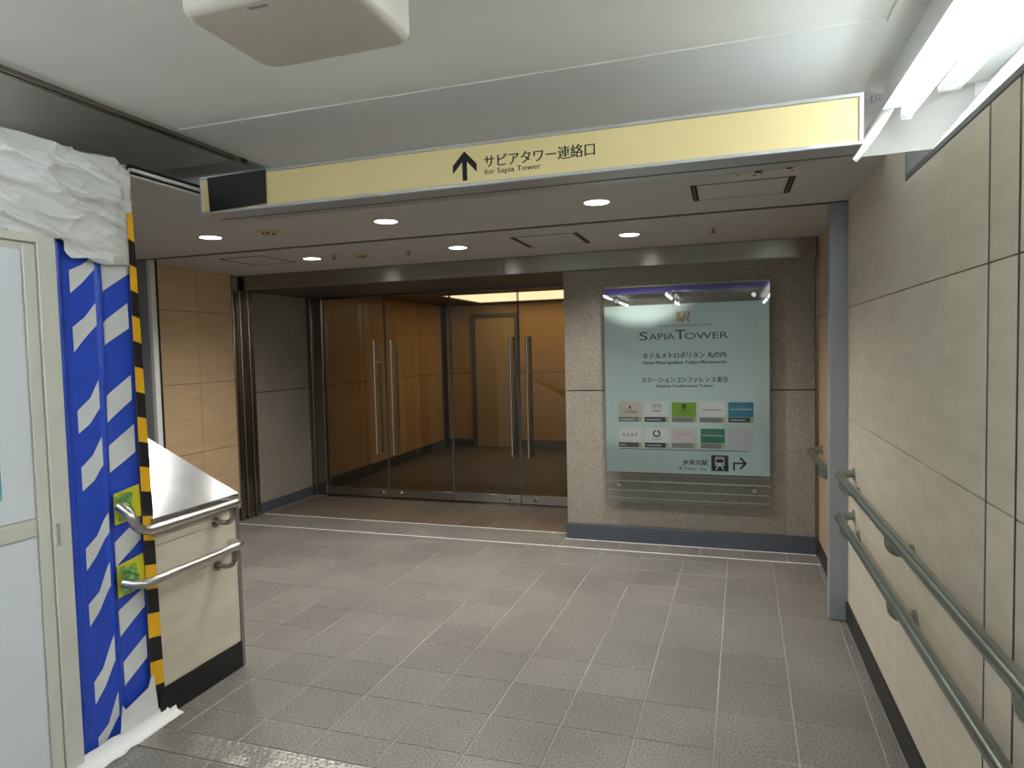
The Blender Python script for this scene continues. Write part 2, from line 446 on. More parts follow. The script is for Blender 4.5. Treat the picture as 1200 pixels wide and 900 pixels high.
# stainless beam
bmx = empty('trim_5', (-1.9, YG, 2.15), 'brushed stainless beam over the granite wall and glass doors', 'beam', kind='structure')
segs = [XL - .02, -1.72, XR - .02]
for i, (a, b_) in enumerate(((XL + .005, -3.2), (-3.197, -1.72), (-1.717, -.25), (-.247, XR - .021))):
    box('beam_panel', 'steel', a, b_, YG - .035, YG - .002, 2.15, 2.282, bmx, bev=.002)
box('shadow_gap', 'dark', XL + .005, XR - .021, YG - .02, YG + .0, 2.2825, ZL - .0005, bmx)
# alcove soffit
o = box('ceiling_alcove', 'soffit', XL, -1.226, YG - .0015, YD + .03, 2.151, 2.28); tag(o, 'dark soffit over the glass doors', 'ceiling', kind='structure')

# ------------------------------------------------------------------ left walls
wl = box('wall_left', 'joint', XL - .3, XL - .012, 3.2, YLOB + .2, 0, 2.6)
tag(wl, 'tan stone and granite clad side wall by the glass doors', 'wall', kind='structure')
for ya, yb in ((4.031, 4.598), (4.602, 5.02)):
    for za, zb in ((.12, .715), (.719, 1.311), (1.315, 1.924), (1.928, ZL)):
        box('stone_panel', 'tan', XL - .012, XL, ya, yb, za, zb, wl, bev=.001)
for za, zb in ((.10, 1.178), (1.186, 2.149)):
    box('granite_panel', 'granite', XL - .012, XL, 5.27, 6.15, za, zb, wl, bev=.002)
o = box('baseboard_left', 'bluegrey', XL - .012, XL + .012, 5.27, 6.15, 0, .099, None, bev=.002); tag(o, 'grey skirting under the granite beside the doors', 'skirting', kind='structure')
j = empty('trim_6', (XL, 5.14, 0), 'ribbed stainless jamb between tan stone and granite', 'jamb', kind='structure')
for ya, yb, dx in ((5.022, 5.09, .012), (5.094, 5.132, .03), (5.136, 5.20, .016), (5.204, 5.266, .03)):
    box('jamb_rib', 'steel_dark', XL - .012, XL + dx, ya, min(yb, 5.266), 0, 2.149 if yb > 5.13 else ZL - .002, j, bev=.003)
j = empty('trim_7', (XL, 6.2, 0), 'narrow stainless jamb at the edge of the glass doors', 'jamb', kind='structure')
box('jamb_rib', 'steel_dark', XL - .012, XL + .05, 6.152, 6.20, 0, 2.149, j, bev=.003)
box('jamb_rib', 'steel_dark', XL + .052, XL + .17, 6.17, 6.24, 0, 2.149, j, bev=.003)

# wall behind the parapet and hoarding (stairwell side)
o = box('wall_stairwell', 'lowceil', -4.75, -4.60, YBACK, 3.98, 0, 2.6); tag(o, 'plain wall behind the hoarding', 'wall', kind='structure')
o = box('wall_back', 'paint', -4.75, 1.2, YBACK - .1, YBACK, 0, 2.6); tag(o, 'plain white wall behind the viewer', 'wall', kind='structure')

# ------------------------------------------------------------------ lobby behind the glass
o = box('floor_lobby', 'joint', -6.0, 1.0, YD + .021, YLOB + .2, -.12, -.003); tag(o, 'brown tiled lobby floor behind the glass doors', 'floor', kind='structure')
lb = o
for r in range(12):
    for c in range(11):
        x0 = XL + .02 + c * .3; y0 = YD + .06 + r * .3
        tile_poly([(x0 + .003, y0 + .003), (x0 + .297, y0 + .003), (x0 + .297, y0 + .297), (x0 + .003, y0 + .297)], lb, mat='lobbytile')
for ya, yb in ((6.245, 7.296), (7.304, 8.096), (8.104, 8.896), (8.904, 9.70)):
    for za, zb in ((.13, 1.182), (1.190, 2.27)):
        box('wall_panel', 'lobbytan', XL - .012, XL, ya, yb, za, zb, wl, bev=.002)
o = box('baseboard_lobby_left', 'bluegrey', XL - .012, XL + .014, 6.245, 9.70, 0, .128); tag(o, 'dark skirting along the amber lobby wall', 'skirting', kind='structure')
wb = box('wall_lobby_back', 'joint', XL - .3, .2, YLOB, YLOB + .12, 0, 2.5); tag(wb, 'amber panelled back wall of the lobby', 'wall', kind='structure')
for xa, xb in ((-4.30, -3.86), (-3.08, -2.2), (-2.196, -1.2)):
    for za, zb in ((.13, 1.182), (1.190, 2.27)):
        box('wall_panel', 'lobbytan', xa, xb, YLOB - .012, YLOB, za, zb, wb, bev=.002)
box('wall_panel', 'lobbytan', -3.86, -3.08, YLOB - .012, YLOB, 2.12, 2.27, wb)
o = box('baseboard_lobby_back', 'bluegrey', -3.06, -1.1, YLOB - .026, YLOB - .012, 0, .128); tag(o, 'dark skirting under the lobby back wall', 'skirting', kind='structure')
o = box('baseboard_lobby_corner', 'bluegrey', -4.3, -3.88, YLOB - .026, YLOB - .012, 0, .128); tag(o, 'dark skirting beside the lobby service door', 'skirting', kind='structure')
dd = empty('door_5', (-3.47, YLOB, 0), 'plain beige steel door in the lobby back wall', 'door', kind='structure')
box('door_frame', 'trimgrey', -3.858, -3.80, YLOB - .05, YLOB - .001, 0, 2.118, dd); box('door_frame', 'trimgrey', -3.14, -3.082, YLOB - .05, YLOB - .001, 0, 2.118, dd)
box('door_frame', 'trimgrey', -3.80, -3.14, YLOB - .05, YLOB - .001, 2.06, 2.118, dd)
lf = box('door_leaf', 'lobbydoor', -3.798, -3.142, YLOB - .03, YLOB - .002, .01, 2.058, dd, bev=.002)
tube('handle', 'steel', [(-3.22, YLOB - .03, 1.0), (-3.22, YLOB - .08, 1.0), (-3.34, YLOB - .08, 1.0)], .01, lf)
wrr = box('wall_lobby_right', 'lobbytan', -1.05, -.9, YD + .03, YLOB, 0, 2.5); tag(wrr, 'amber side wall at the right of the lobby', 'wall', kind='structure')
# lobby ceiling with a light coffer
def ceiling_with_hole(name, m, X0, X1, Y0, Y1, z0, z1, hx0, hx1, hy0, hy1):
    b = bmesh.new()
    for q in ((X0, X1, Y0, hy0), (X0, X1, hy1, Y1), (X0, hx0, hy0, hy1), (hx1, X1, hy0, hy1)): bm_box(*q, z0, z1, bm=b)
    return build(name, b, m)
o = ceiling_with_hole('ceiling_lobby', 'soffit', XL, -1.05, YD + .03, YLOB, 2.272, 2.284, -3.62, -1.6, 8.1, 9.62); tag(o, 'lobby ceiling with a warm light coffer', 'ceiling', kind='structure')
cf = empty('coffer_light', (-2.6, 8.9, 2.36), 'warm glowing rectangular light coffer in the lobby ceiling', 'ceiling light')
box('diffuser', 'coffer', -3.62, -1.6, 8.1, 9.62, 2.285, 2.30, cf)
box('housing', 'lowceil', -3.66, -1.56, 8.06, 9.66, 2.301, 2.32, cf)

# ------------------------------------------------------------------ glass doors
leafs = [(-4.155, -3.425), (-3.419, -2.678), (-2.672, -1.953), (-1.947, -1.24)]
hx = [-3.525, -3.325, -2.02, -1.85]
dl = ['glass door leaf beside the stainless jamb', 'glass door leaf meeting the jamb side leaf', 'glass door leaf in front of the lobby service door', 'glass door leaf partly behind the granite wall']
for i, ((xa, xb), h) in enumerate(zip(leafs, hx)):
    d = empty('door_%d' % (i + 1), ((xa + xb) / 2, YD, 0), dl[i], 'door', kind='structure')
    box('glass_pane', 'glass', xa, xb, YD - .006, YD + .006, .09, 2.135, d)
    box('bottom_rail', 'steel', xa, xb, YD - .022, YD + .022, .008, .092, d, bev=.002)
    box('top_rail', 'steel_dark', xa, xb, YD - .018, YD + .018, 2.125, 2.150, d, bev=.002)
    for ex in (xa + .0025, xb - .0025): box('edge_seal', 'trimgrey', ex - .0025, ex + .0025, YD - .007, YD + .007, .092, 2.125, d)
    for s in (-1, 1):
        hd = tube('handle', 'chrome', [(h, YD + s * .06, .475), (h, YD + s * .06, 1.665)], .0145, d, n=12)
        for zz in (.70, 1.44): cyl('standoff', 'chrome', (h, YD + s * .006, zz), (0, s, 0), .010, .04, hd, n=10)
    lx = {0: -3.50, 1: -3.29, 2: -2.06, 3: -1.80}[i]
    lk = cyl('lock', 'chrome', (lx, YD - .0221, .05), (0, -1, 0), .022, .018, d, n=16)
    cyl('keyhole', 'dark', (lx, YD - .0402, .05), (0, -1, 0), .009, .002, lk, n=10)
box_floor = box('door_sill', 'steel_dark', -4.155, -1.24, YD - .08, YD + .02, -.002, .003); tag(box_floor, 'dark steel sill under the glass doors', 'sill', kind='structure'); box_floor.name = 'trim_8'

# ------------------------------------------------------------------ ceilings
# lower ceiling, with holes left for nothing: a slab in two zones parted by a dark joint
o = box('ceiling_lower', 'lowceil', -4.6, XR + .3, YB, 3.942, ZL, 2.60); tag(o, 'grey white lower ceiling with downlights', 'ceiling', kind='structure')
lowA = o
o = box('ceiling_lower_far', 'lowceil', -4.6, XR + .3, 4.006, YG + .05, ZL, 2.60); tag(o, 'lower ceiling strip in front of the stainless beam', 'ceiling', kind='structure')
j = empty('trim_9', (-1.9, 3.975, ZL), 'dark expansion joint across the lower ceiling', 'trim', kind='structure')
box('joint_gap', 'dark', -4.6, XR + .3, 3.9422, 4.0058, ZL + .003, 2.60, j)
box('joint_cover', 'trimgrey', XL, .527, 3.966, 3.982, ZL - .001, ZL + .0025, j)
# the lower slab also reaches forward over the stairwell side
o = box('ceiling_stairwell', 'lowceil', -4.6, XC - .045, 2.12, YB - .001, ZL, ZL + .04); tag(o, 'low ceiling slab over the stairwell beside the hoarding', 'ceiling', kind='structure')
t = empty('trim_10', (XC - .03, 2.5, ZL), 'aluminium edge channels of the low ceiling slab', 'trim', kind='structure')
box('edge_channel', 'whitemetal', XC - .044, XC - .03, 2.12, YB - .001, ZL - .002, ZL + .012, t, bev=.002)
box('edge_channel', 'dark', XC - .029, XC - .018, 2.12, YB - .001, ZL + .004, ZL + .04, t)
box('edge_channel', 'whitemetal', XC - .017, XC - .002, 2.12, YB - .001, ZL + .010, ZL + .022, t, bev=.002)
# near ceiling
o = box('ceiling_near', 'paint', XC - .01, XR + .52, YBACK, YB, ZN, 2.70); tag(o, 'white painted concrete ceiling of the near passage', 'ceiling', kind='structure')
o = box('wall_bulkhead', 'paint', XC - .6, XR + .52, YB + .0005, YB + .06, ZL + .002, ZN + .1); o.hide_render = False
tag(o, 'white painted bulkhead where the ceiling drops behind the sign', 'wall', kind='structure')
# painted bead across the ceiling and its return
def bead(name, p0, p1, r):
    P0, P1 = Vector(p0), Vector(p1); n = 40; b = bmesh.new()
    pts = [P0.lerp(P1, i / n) + Vector((0, .004 * noise.noise(Vector((i * .3, 3.1, 0))), .0012 * noise.noise(Vector((i * .5, 1.7, 2))))) for i in range(n + 1)]
    return shade_auto(build(name, bm_tube(pts, r, 10, b), 'paint', None, True), 60)
o = bead('trim_11', (XC + .02, 2.35, ZN + .0075), (.475, 2.35, ZN + .0075), .011); tag(o, 'raised painted bead running across the white ceiling', 'trim', kind='structure')
o = box('trim_12', 'paint', .475, .50, YBACK, 2.36, ZN - .008, ZN - .0002, None, bev=.003); tag(o, 'raised painted batten running along the white ceiling', 'trim', kind='structure')
# mortar strip at the top of the bulkhead
b = bmesh.new()
for i in range(90):
    x = -.9 + i * .0168 + random.uniform(-.004, .004); w = random.uniform(.006, .014)
    bm_box(x, x + w, YB - random.uniform(.004, .012), YB, ZN - random.uniform(.012, .028), ZN - .001, bm=b)
o = build('mortar_crumbs', b, 'cardgrey'); tag(o, 'rough mortar crumbs along the top of the bulkhead', 'mortar', kind='stuff')

# steel shutter panel in the ceiling above the hoarding
t = empty('ceiling_panel', (-2.6, 2.0, ZN), 'dull stainless panel set in the ceiling above the hoarding', 'ceiling panel')
box('panel_sheet', 'steel_dull', -2.98, XC - .055, -1.0, 2.80, ZN - .004, ZN + .0, t)
box('edge_channel', 'steel_dark', XC - .054, XC - .036, -1.0, 2.86, ZN - .016, ZN + .02, t, bev=.002)
box('edge_channel', 'dark', XC - .035, XC - .024, -1.0, 2.84, ZN - .004, ZN + .03, t)
box('edge_channel', 'steel_dark', XC - .023, XC - .0105, -1.0, 2.78, ZN - .016, ZN + .02, t, bev=.002)
o = box('ceiling_over_panel', 'lowceil', -4.6, XC - .011, YBACK, YB - .001, ZN + .032, 2.70); tag(o, 'concrete above the steel ceiling panel', 'ceiling', kind='structure')

# ------------------------------------------------------------------ downlights and ceiling fittings
DLAB = {(-3.08, 3.41): 'round downlight nearest the stairwell wall, sign side of the ceiling joint', (-1.85, 3.42): 'middle round downlight, sign side of the ceiling joint', (-.635, 3.43): 'round downlight beside the near access hatch',
        (-3.08, 4.48): 'round downlight beside the hatch by the tan wall', (-1.85, 4.485): 'middle round downlight beside the stainless beam', (-.615, 4.49): 'round downlight above the directory, by the middle hatch'}
for (x, y), lab in DLAB.items():
    t = empty('downlight', (x, y, ZL), lab, 'downlight', 'recessed ceiling downlights')
    b = bmesh.new(); n = 32
    R0, R1 = .064, .082
    ring = [[b.verts.new((x + math.cos(2 * math.pi * k / n) * r, y + math.sin(2 * math.pi * k / n) * r, z)) for k in range(n)] for r, z in ((R1, ZL), (R1 - .003, ZL - .003), (R0 + .002, ZL - .003), (R0, ZL))]
    for A, B in zip(ring, ring[1:]):
        for k in range(n): b.faces.new((A[k], A[(k + 1) % n], B[(k + 1) % n], B[k]))
    build('trim_ring', b, 'lowceil', t)
    cyl('lamp', 'downlamp', (x, y, ZL - .0006), (0, 0, -1), R0, .001, t, n=32)
    ld = bpy.data.lights.new('downlight_beam', 'SPOT'); ld.energy = DOWNLIGHT_WATTS; ld.color = (1, .97, .92); ld.spot_size = math.radians(145); ld.spot_blend = 1.0; ld.shadow_soft_size = .04
    lo = bpy.data.objects.new('downlight_beam', ld); link(lo, t, (x, y, ZL - .02))

def detector(x, y, lab, r=.05):
    t = empty('smoke_detector', (x, y, ZL), lab, 'detector')
    cyl('base', 'offwhite_det', (x, y, ZL - .0001), (0, 0, -1), r, .01, t, 24, r * .9)
    cyl('sensor', 'offwhite_det', (x, y, ZL - .0102), (0, 0, -1), r * .5, .018, t, 18, r * .4)
    for k in range(5):
        a = 2 * math.pi * k / 5 + .3
        box('vent', 'dark', x + math.cos(a) * r * .46 - .005, x + math.cos(a) * r * .46 + .005, y + math.sin(a) * r * .46 - .005, y + math.sin(a) * r * .46 + .005, ZL - .022, ZL - .013, t)
detector(-2.63, 3.39, 'yellowed smoke detector on the sign side of the ceiling joint', .065)
detector(-2.63, 4.46, 'yellowed smoke detector beside the stainless beam', .055)
def sprinkler(x, y, lab):
    t = empty('sprinkler_head', (x, y, ZL), lab, 'sprinkler')
    cyl('escutcheon', 'offwhite_det', (x, y, ZL - .0001), (0, 0, -1), .022, .006, t, 16)
    cyl('stem', 'steel_dark', (x, y, ZL - .0062), (0, 0, -1), .007, .022, t, 10)
    cyl('deflector', 'steel_dark', (x, y, ZL - .0283), (0, 0, -1), .016, .003, t, 14)
sprinkler(-2.83, 4.40, 'small dark sprinkler head beside a smoke detector')
sprinkler(-2.24, 4.47, 'small sprinkler head between two downlights')
sprinkler(-.08, 4.476, 'small sprinkler head above the directory')

def hatch(x0, x1, y0, y1, lab, slots=True, frame=False):
    t = empty('access_hatch', ((x0 + x1) / 2, (y0 + y1) / 2, ZL), lab, 'ceiling hatch')
    box('hatch_panel', 'lowceil', x0 + .03, x1 - .03, y0 + .006, y1 - .006, ZL - .003, ZL - .0002, t, bev=.001)
    if slots:
        for xa in (x0, x1 - .028):
            s = box('slot', 'dark', xa, xa + .028, y0, y1, ZL - .004, ZL - .0002, t)
            box('slot_bar', 'trimgrey', xa + .010, xa + .016, y0, y1, ZL - .0055, ZL - .0041, s)
    if frame:
        for q in ((x0, x1, y0 - .008, y0), (x0, x1, y1, y1 + .008), (x0 - .008, x0, y0, y1), (x1, x1 + .008, y0, y1)):
            box('frame_strip', 'dark', *q, ZL - .003, ZL - .0002, t)
    else:
        for q in ((x0 + .03, x1 - .03, y0 - .002, y0 + .003), (x0 + .03, x1 - .03, y1 - .003, y1 + .002)):
            box('frame_strip', 'trimgrey', *q, ZL - .003, ZL - .0002, t)
hatch(-.16, .30, 3.27, 3.60, 'slotted ceiling hatch just behind the yellow sign')
hatch(-1.375, -.92, 4.25, 4.69, 'slotted ceiling hatch between two downlights by the beam')
hatch(-3.70, -3.31, 4.18, 4.58, 'dark framed ceiling hatch beside the tan wall', slots=False, frame=True)
# dirty plate by the sign
t = empty('ceiling_plate', (.16, 3.16, ZL), 'pale stained plate on the ceiling behind the yellow sign', 'plate')
box('plate', 'cream', .02, .31, 3.10, 3.23, ZL - .004, ZL - .0002, t, bev=.001)
for x, y, r in ((.135, 3.11, .018), (.12, 3.16, .008), (.15, 3.15, .006), (.26, 3.10, .014), (.275, 3.15, .006), (.05, 3.13, .006)):
    cyl('rust_spot', 'dark', (x, y, ZL - .0041), (0, 0, -1), r, .001, t, 9)

# ------------------------------------------------------------------ fluorescent fittings (row along the right, plus unseen battens added to brighten the ceiling)
def fluoro(x, y0, y1, lab, zt=2.385):
    t = empty('fluorescent_fitting', (x, (y0 + y1) / 2, ZN), lab, 'ceiling light', 'fluorescent battens along the passage')
    build('channel', bm_prism([(x - .07, y0 - .05, ZN - .0002), (x - .078, y0 - .05, ZN - .108), (x + .036, y0 - .05, ZN - .108), (x + .046, y0 - .05, ZN - .0002)], (0, y1 - y0 + .1, 0)), 'whitemetal', t)
    for yy in (y0 - .045, y1 + .02):
        box('lamp_holder', 'whitemetal', x - .018, x + .018, yy, yy + .025, zt - .02, ZN - .1085, t, bev=.004)
    tb = cyl('tube', 'tube', (x, y0, zt), (0, 1, 0), .019, y1 - y0, t, 18)
    for yy in (y0 - .0185, y1 + .0005): cyl('end_cap', 'alu', (x, yy, zt), (0, 1, 0), .0185, .018, tb, 16)
fluoro(.648, 1.62, 2.85, 'fluorescent batten beside the yellow sign above the stone wall')
fluoro(.648, .15, 1.38, 'second fluorescent batten along the stone wall')
fluoro(.648, -1.35, -.12, 'third fluorescent batten along the stone wall', zt=2.31)
fluoro(.648, -2.85, -1.62, 'fourth fluorescent batten along the stone wall', zt=2.31)
fluoro(-1.75, -.40, .83, 'unseen fluorescent batten added on the hoarding side to brighten the ceiling', zt=2.31)  # left pair is out of view, added to lift the near ceiling
fluoro(-1.75, -2.2, -.97, 'far unseen fluorescent batten added on the hoarding side to brighten the ceiling', zt=2.31)
fluoro(-.85, -.85, .38, 'unseen fluorescent batten added on the middle line as ceiling fill light', zt=2.31)  # middle pair is extra fill light behind the camera, added for the ceiling
fluoro(-.85, -2.6, -1.37, 'far unseen fluorescent batten added on the middle line as ceiling fill light', zt=2.31)
t = empty('fluorescent_fitting', (-3.25, 1.2, ZN), 'unseen fluorescent batten added over the stairwell to light the steel ceiling panel', 'ceiling light')  # unseen lamp added so the steel panel above the hoarding looks lighter
box('channel', 'whitemetal', -3.31, -3.19, .5, 1.9, ZN - .05, ZN + .0315, t); tb = cyl('tube', 'tube', (-3.25, .58, 2.22), (0, 1, 0), .019, 1.24, t, 18)
for yy in (.55, 1.825): box('lamp_holder', 'whitemetal', -3.265, -3.235, yy, yy + .025, 2.20, ZN - .0505, t)
# white service housing right of the batten
t = empty('service_housing', (.8, .5, ZN), 'white rounded service housing running beside the fluorescent batten', 'housing')
b = bm_box(.735, .87, YBACK + .1, 2.97, ZN - .055, ZN - .0002)
es = [e for e in b.edges if all(v.co.z < ZN - .05 for v in e.verts) or all(v.co.y > 2.9 for v in e.verts)]
bmesh.ops.bevel(b, geom=es, offset=.03, segments=4, affect='EDGES')
shade_auto(build('cover', b, 'housing', t, True))
for xx in (.752, .772): tube('cable', 'housing', [(xx, YBACK + .2, ZN - .064), (xx, 2.86, ZN - .064)], .008, t, 8)
# painted conduit from the batten down the bulkhead
o = tube('painted_conduit', 'paint', [(.615, 2.94, ZN - .03), (.605, 2.97, 2.44), (.565, 3.0, 2.37), (.515, 3.02, 2.30), (.49, 3.03, 2.275)], .022, None, 10)
tag(o, 'white painted conduit dropping from the batten behind the sign', 'conduit')

# ------------------------------------------------------------------ cream ceiling box
t = empty('ceiling_box', (-.98, 1.43, ZN), 'cream plastic box hanging under the white ceiling', 'ceiling box')
def rr(x0, x1, z0, z1, r, n=5):
    pts = []
    for cx, cz, a0 in ((x1 - r, z1 - r, 0), (x0 + r, z1 - r, 90), (x0 + r, z0 + r, 180), (x1 - r, z0 + r, 270)):
        for i in range(n + 1): a = math.radians(a0 + 90 * i / n); pts.append((cx + math.cos(a) * r, cz + math.sin(a) * r))
    return pts
b = bmesh.new(); rings = []
for k in range(7):                       # rounded lower edge, then straight side up to the ceiling
    a = math.pi / 2 * k / 6; d = .026 * (1 - math.sin(a)); z = 2.33 + .026 * (1 - math.cos(a))
    rings.append([b.verts.new((x, y, z)) for x, y in rr(-1.225 + d, -.765 - d, 1.27 + d, 1.61 - d, .05 - d * .8)])
rings.append([b.verts.new((x, y, ZN - .0002)) for x, y in rr(-1.225, -.765, 1.27, 1.61, .05)])
for A, B in zip(rings, rings[1:]):
    for k in range(len(A)): b.faces.new((A[k], A[(k + 1) % len(A)], B[(k + 1) % len(A)], B[k]))
b.faces.new(rings[0]); b.faces.new(rings[-1])
shade_auto(build('cover', b, 'cream', t, True), 60)
bx_ = bmesh.new(); bm_box(-1.04, -.99, 1.30, 1.31, 2.3285, 2.3297, bm=bx_); build('faded_print', bx_, 'capgrey', t)

# ------------------------------------------------------------------ yellow direction sign
SY, SX0, SX1, SZ0, SZ1 = 2.43, -2.243, .425, 2.172, 2.338
sg = empty('direction_sign', ((SX0 + SX1) / 2, SY + .08, SZ0), 'long yellow overhead direction sign with an up arrow and black lettering', 'sign')
box('case', 'alu', SX0, SX1, SY + .012, SY + .20, SZ0, SZ1, sg, bev=.003)
box('bottom_groove', 'trimgrey', SX0 + .01, SX1 - .01, SY + .12, SY + .128, SZ0 - .002, SZ0 - .0001, sg)
fw = .013
box('frame', 'alu', SX0, SX1, SY, SY + .0115, SZ1 - fw, SZ1, sg, bev=.002); box('frame', 'alu', SX0, SX1, SY, SY + .0115, SZ0, SZ0 + fw, sg, bev=.002)
box('frame', 'alu', SX0, SX0 + fw, SY, SY + .0115, SZ0 + fw, SZ1 - fw, sg, bev=.002); box('frame', 'alu', SX1 - fw, SX1, SY, SY + .0115, SZ0 + fw, SZ1 - fw, sg, bev=.002)
box('face', 'yellow', SX0 + fw, SX1 - fw, SY + .006, SY + .0118, SZ0 + fw, SZ1 - fw, sg)
build('black_cover', bm_prism([(-2.197, SY - .002, 2.330), (-1.888, SY - .002, 2.335), (-1.888, SY - .002, 2.192), (-2.190, SY - .002, 2.180)], (0, .002, 0)), 'blacktape', sg)
for s in (-1.9, -.9, .1): box('wall_arm', 'alu', s - .02, s + .02, SY + .2005, YB + .0004, SZ1 - .035, SZ1 - .005, sg)
FY = SY + .0055
def flat(name, m, pts, parent, y):   # flat print on a face looking towards -Y
    b = bmesh.new(); b.faces.new([b.verts.new((x, y, z)) for x, z in pts]); return build(name, b, m, parent)
ax, at, ab_ = -.967, 2.309, 2.196
aw = .05
b = bmesh.new()
for pts in ([(ax - .010, ab_), (ax + .010, ab_), (ax + .010, at - .02), (ax - .010, at - .02)],
            [(ax, at), (ax + aw, at - .052), (ax + aw, at - .084), (ax, at - .030)], [(ax, at), (ax, at - .030), (ax - aw, at - .084), (ax - aw, at - .052)]):
    b.faces.new([b.verts.new((x, FY - (.0001 if len(b.faces) else 0), z)) for x, z in pts])
build('up_arrow', b, 'ink', sg)
lettering('lettering', 'ink', 'サピアタワー連絡口', -.886, -.455, 2.236, 2.284, FY, sg, bold=.0018)
lettering('lettering', 'ink', 'for Sapia Tower', -.885, -.66, 2.205, 2.231, FY, sg, bold=.0008)

# ------------------------------------------------------------------ tower directory
PYF = 5.105
dr = empty('tower_directory', (-.305, PYF, .335), 'pale teal glass directory of the tower fixed to the granite wall', 'directory sign')
box('printed_panel', 'teal_panel', -.902, .290, PYF + .004, PYF + .008, .571, 1.851, dr)
box('purple_band', 'purple', -.902, .290, PYF + .004, PYF + .008, 1.942, 1.982, dr)
box('glass_sheet', 'signglass', -.905, .293, PYF - .008, PYF, .34, 1.992, dr)
for q in ((-.907, -.905, .338, 1.994), (.293, .295, .338, 1.994)): box('glass_edge', 'trimgrey', q[0], q[1], PYF - .008, PYF, q[2], q[3], dr)
box('glass_edge', 'alu', -.905, .293, PYF - .008, PYF, 1.992, 1.995, dr); box('glass_edge', 'trimgrey', -.905, .293, PYF - .008, PYF, .336, .34, dr)
for zz, th in ((.500, .007), (.428, .005), (.553, .002), (.366, .003)): box('etched_line', 'white', -.902, .290, PYF + .004, PYF + .006, zz - th / 2, zz + th / 2, dr)
for x, z in ((-.802, 1.890), (.185, 1.892), (-.804, .471), (.183, .465)):
    bt = cyl('bolt', 'chrome', (x, PYF - .0081, z), (0, -1, 0), .017, .010, dr, 18)
    cyl('spacer', 'chrome', (x, PYF + .0005, z), (0, 1, 0), .010, YG - PYF - .001, bt, 12)
TY = PYF + .0035
def TX(*a, m='ink', **k): return lettering('lettering', m, *a, TY, dr, **k)
TX('駅', -.365, -.260, 1.712, 1.790, m='gold', bold=.003)
TX('TOKYO STATION CITY', -.497, -.108, 1.680, 1.696, m='inkgrey')
# wordmark in large and small capitals
for s_, x0, x1, z0, z1 in (('S', -.636, -.573, 1.585, 1.648), ('APIA', -.563, -.372, 1.585, 1.632), ('T', -.372, -.293, 1.585, 1.656), ('OWER', -.298, .008, 1.585, 1.633)):
    TX(s_, x0, x1, z0, z1, m='inkgrey')
TX('ホテルメトロポリタン 丸の内', -.61, -.008, 1.443, 1.490, bold=.0028)
TX('Hotel Metropolitan Tokyo Marunouchi', -.61, -.009, 1.394, 1.425, bold=.0024)
TX('ステーションコンファレンス東京', -.622, .006, 1.261, 1.305, bold=.0028)
TX('Station Conference Tokyo', -.513, -.101, 1.220, 1.247, bold=.0024)
TX('JR東京駅', -.324, -.142, .634, .681, bold=.0028)
TX('JR Tokyo  Sta.', -.358, -.150, .592, .624)
flat('rule_line', 'inkgrey', [(-.80, .749), (.150, .749), (.150, .754), (-.80, .754)], dr, TY)
# train pictogram
tp = flat('train_icon', 'ink', [(-.118, .599), (.004, .599), (.004, .718), (-.118, .718)], dr, TY)
def rr(x0, x1, z0, z1, r, n=5):
    pts = []
    for cx, cz, a0 in ((x1 - r, z1 - r, 0), (x0 + r, z1 - r, 90), (x0 + r, z0 + r, 180), (x1 - r, z0 + r, 270)):
        for i in range(n + 1): a = math.radians(a0 + 90 * i / n); pts.append((cx + math.cos(a) * r, cz + math.sin(a) * r))
    return pts
flat('train_front', 'white', rr(-.090, -.024, .634, .708, .016), tp, TY - .0004)
flat('train_window', 'ink', rr(-.083, -.031, .663, .690, .004), tp, TY - .0008)
flat('train_display', 'ink', [(-.07, .698), (-.044, .698), (-.044, .704), (-.07, .704)], tp, TY - .0008)
for cx in (-.077, -.037): flat('train_lamp', 'ink', rr(cx - .004, cx + .004, .644, .652, .0039), tp, TY - .0008)
flat('train_rail', 'white', [(-.090, .605), (-.082, .605), (-.066, .633), (-.078, .633)], tp, TY - .0004)
flat('train_rail', 'white', [(-.032, .605), (-.024, .605), (-.036, .633), (-.048, .633)], tp, TY - .0004)
# turn right arrow
b = bmesh.new()
for i, pts in enumerate(([(.036, .607), (.049, .607), (.049, .668), (.036, .668)], [(.049, .656), (.128, .656), (.128, .668), (.049, .668)],
            [(.134, .662), (.092, .708), (.081, .699), (.115, .662)], [(.134, .662), (.115, .662), (.081, .624), (.092, .615)])):
    b.faces.new([b.verts.new((x, TY - .0001 * i, z)) for x, z in pts])
build('turn_arrow', b, 'ink', dr)
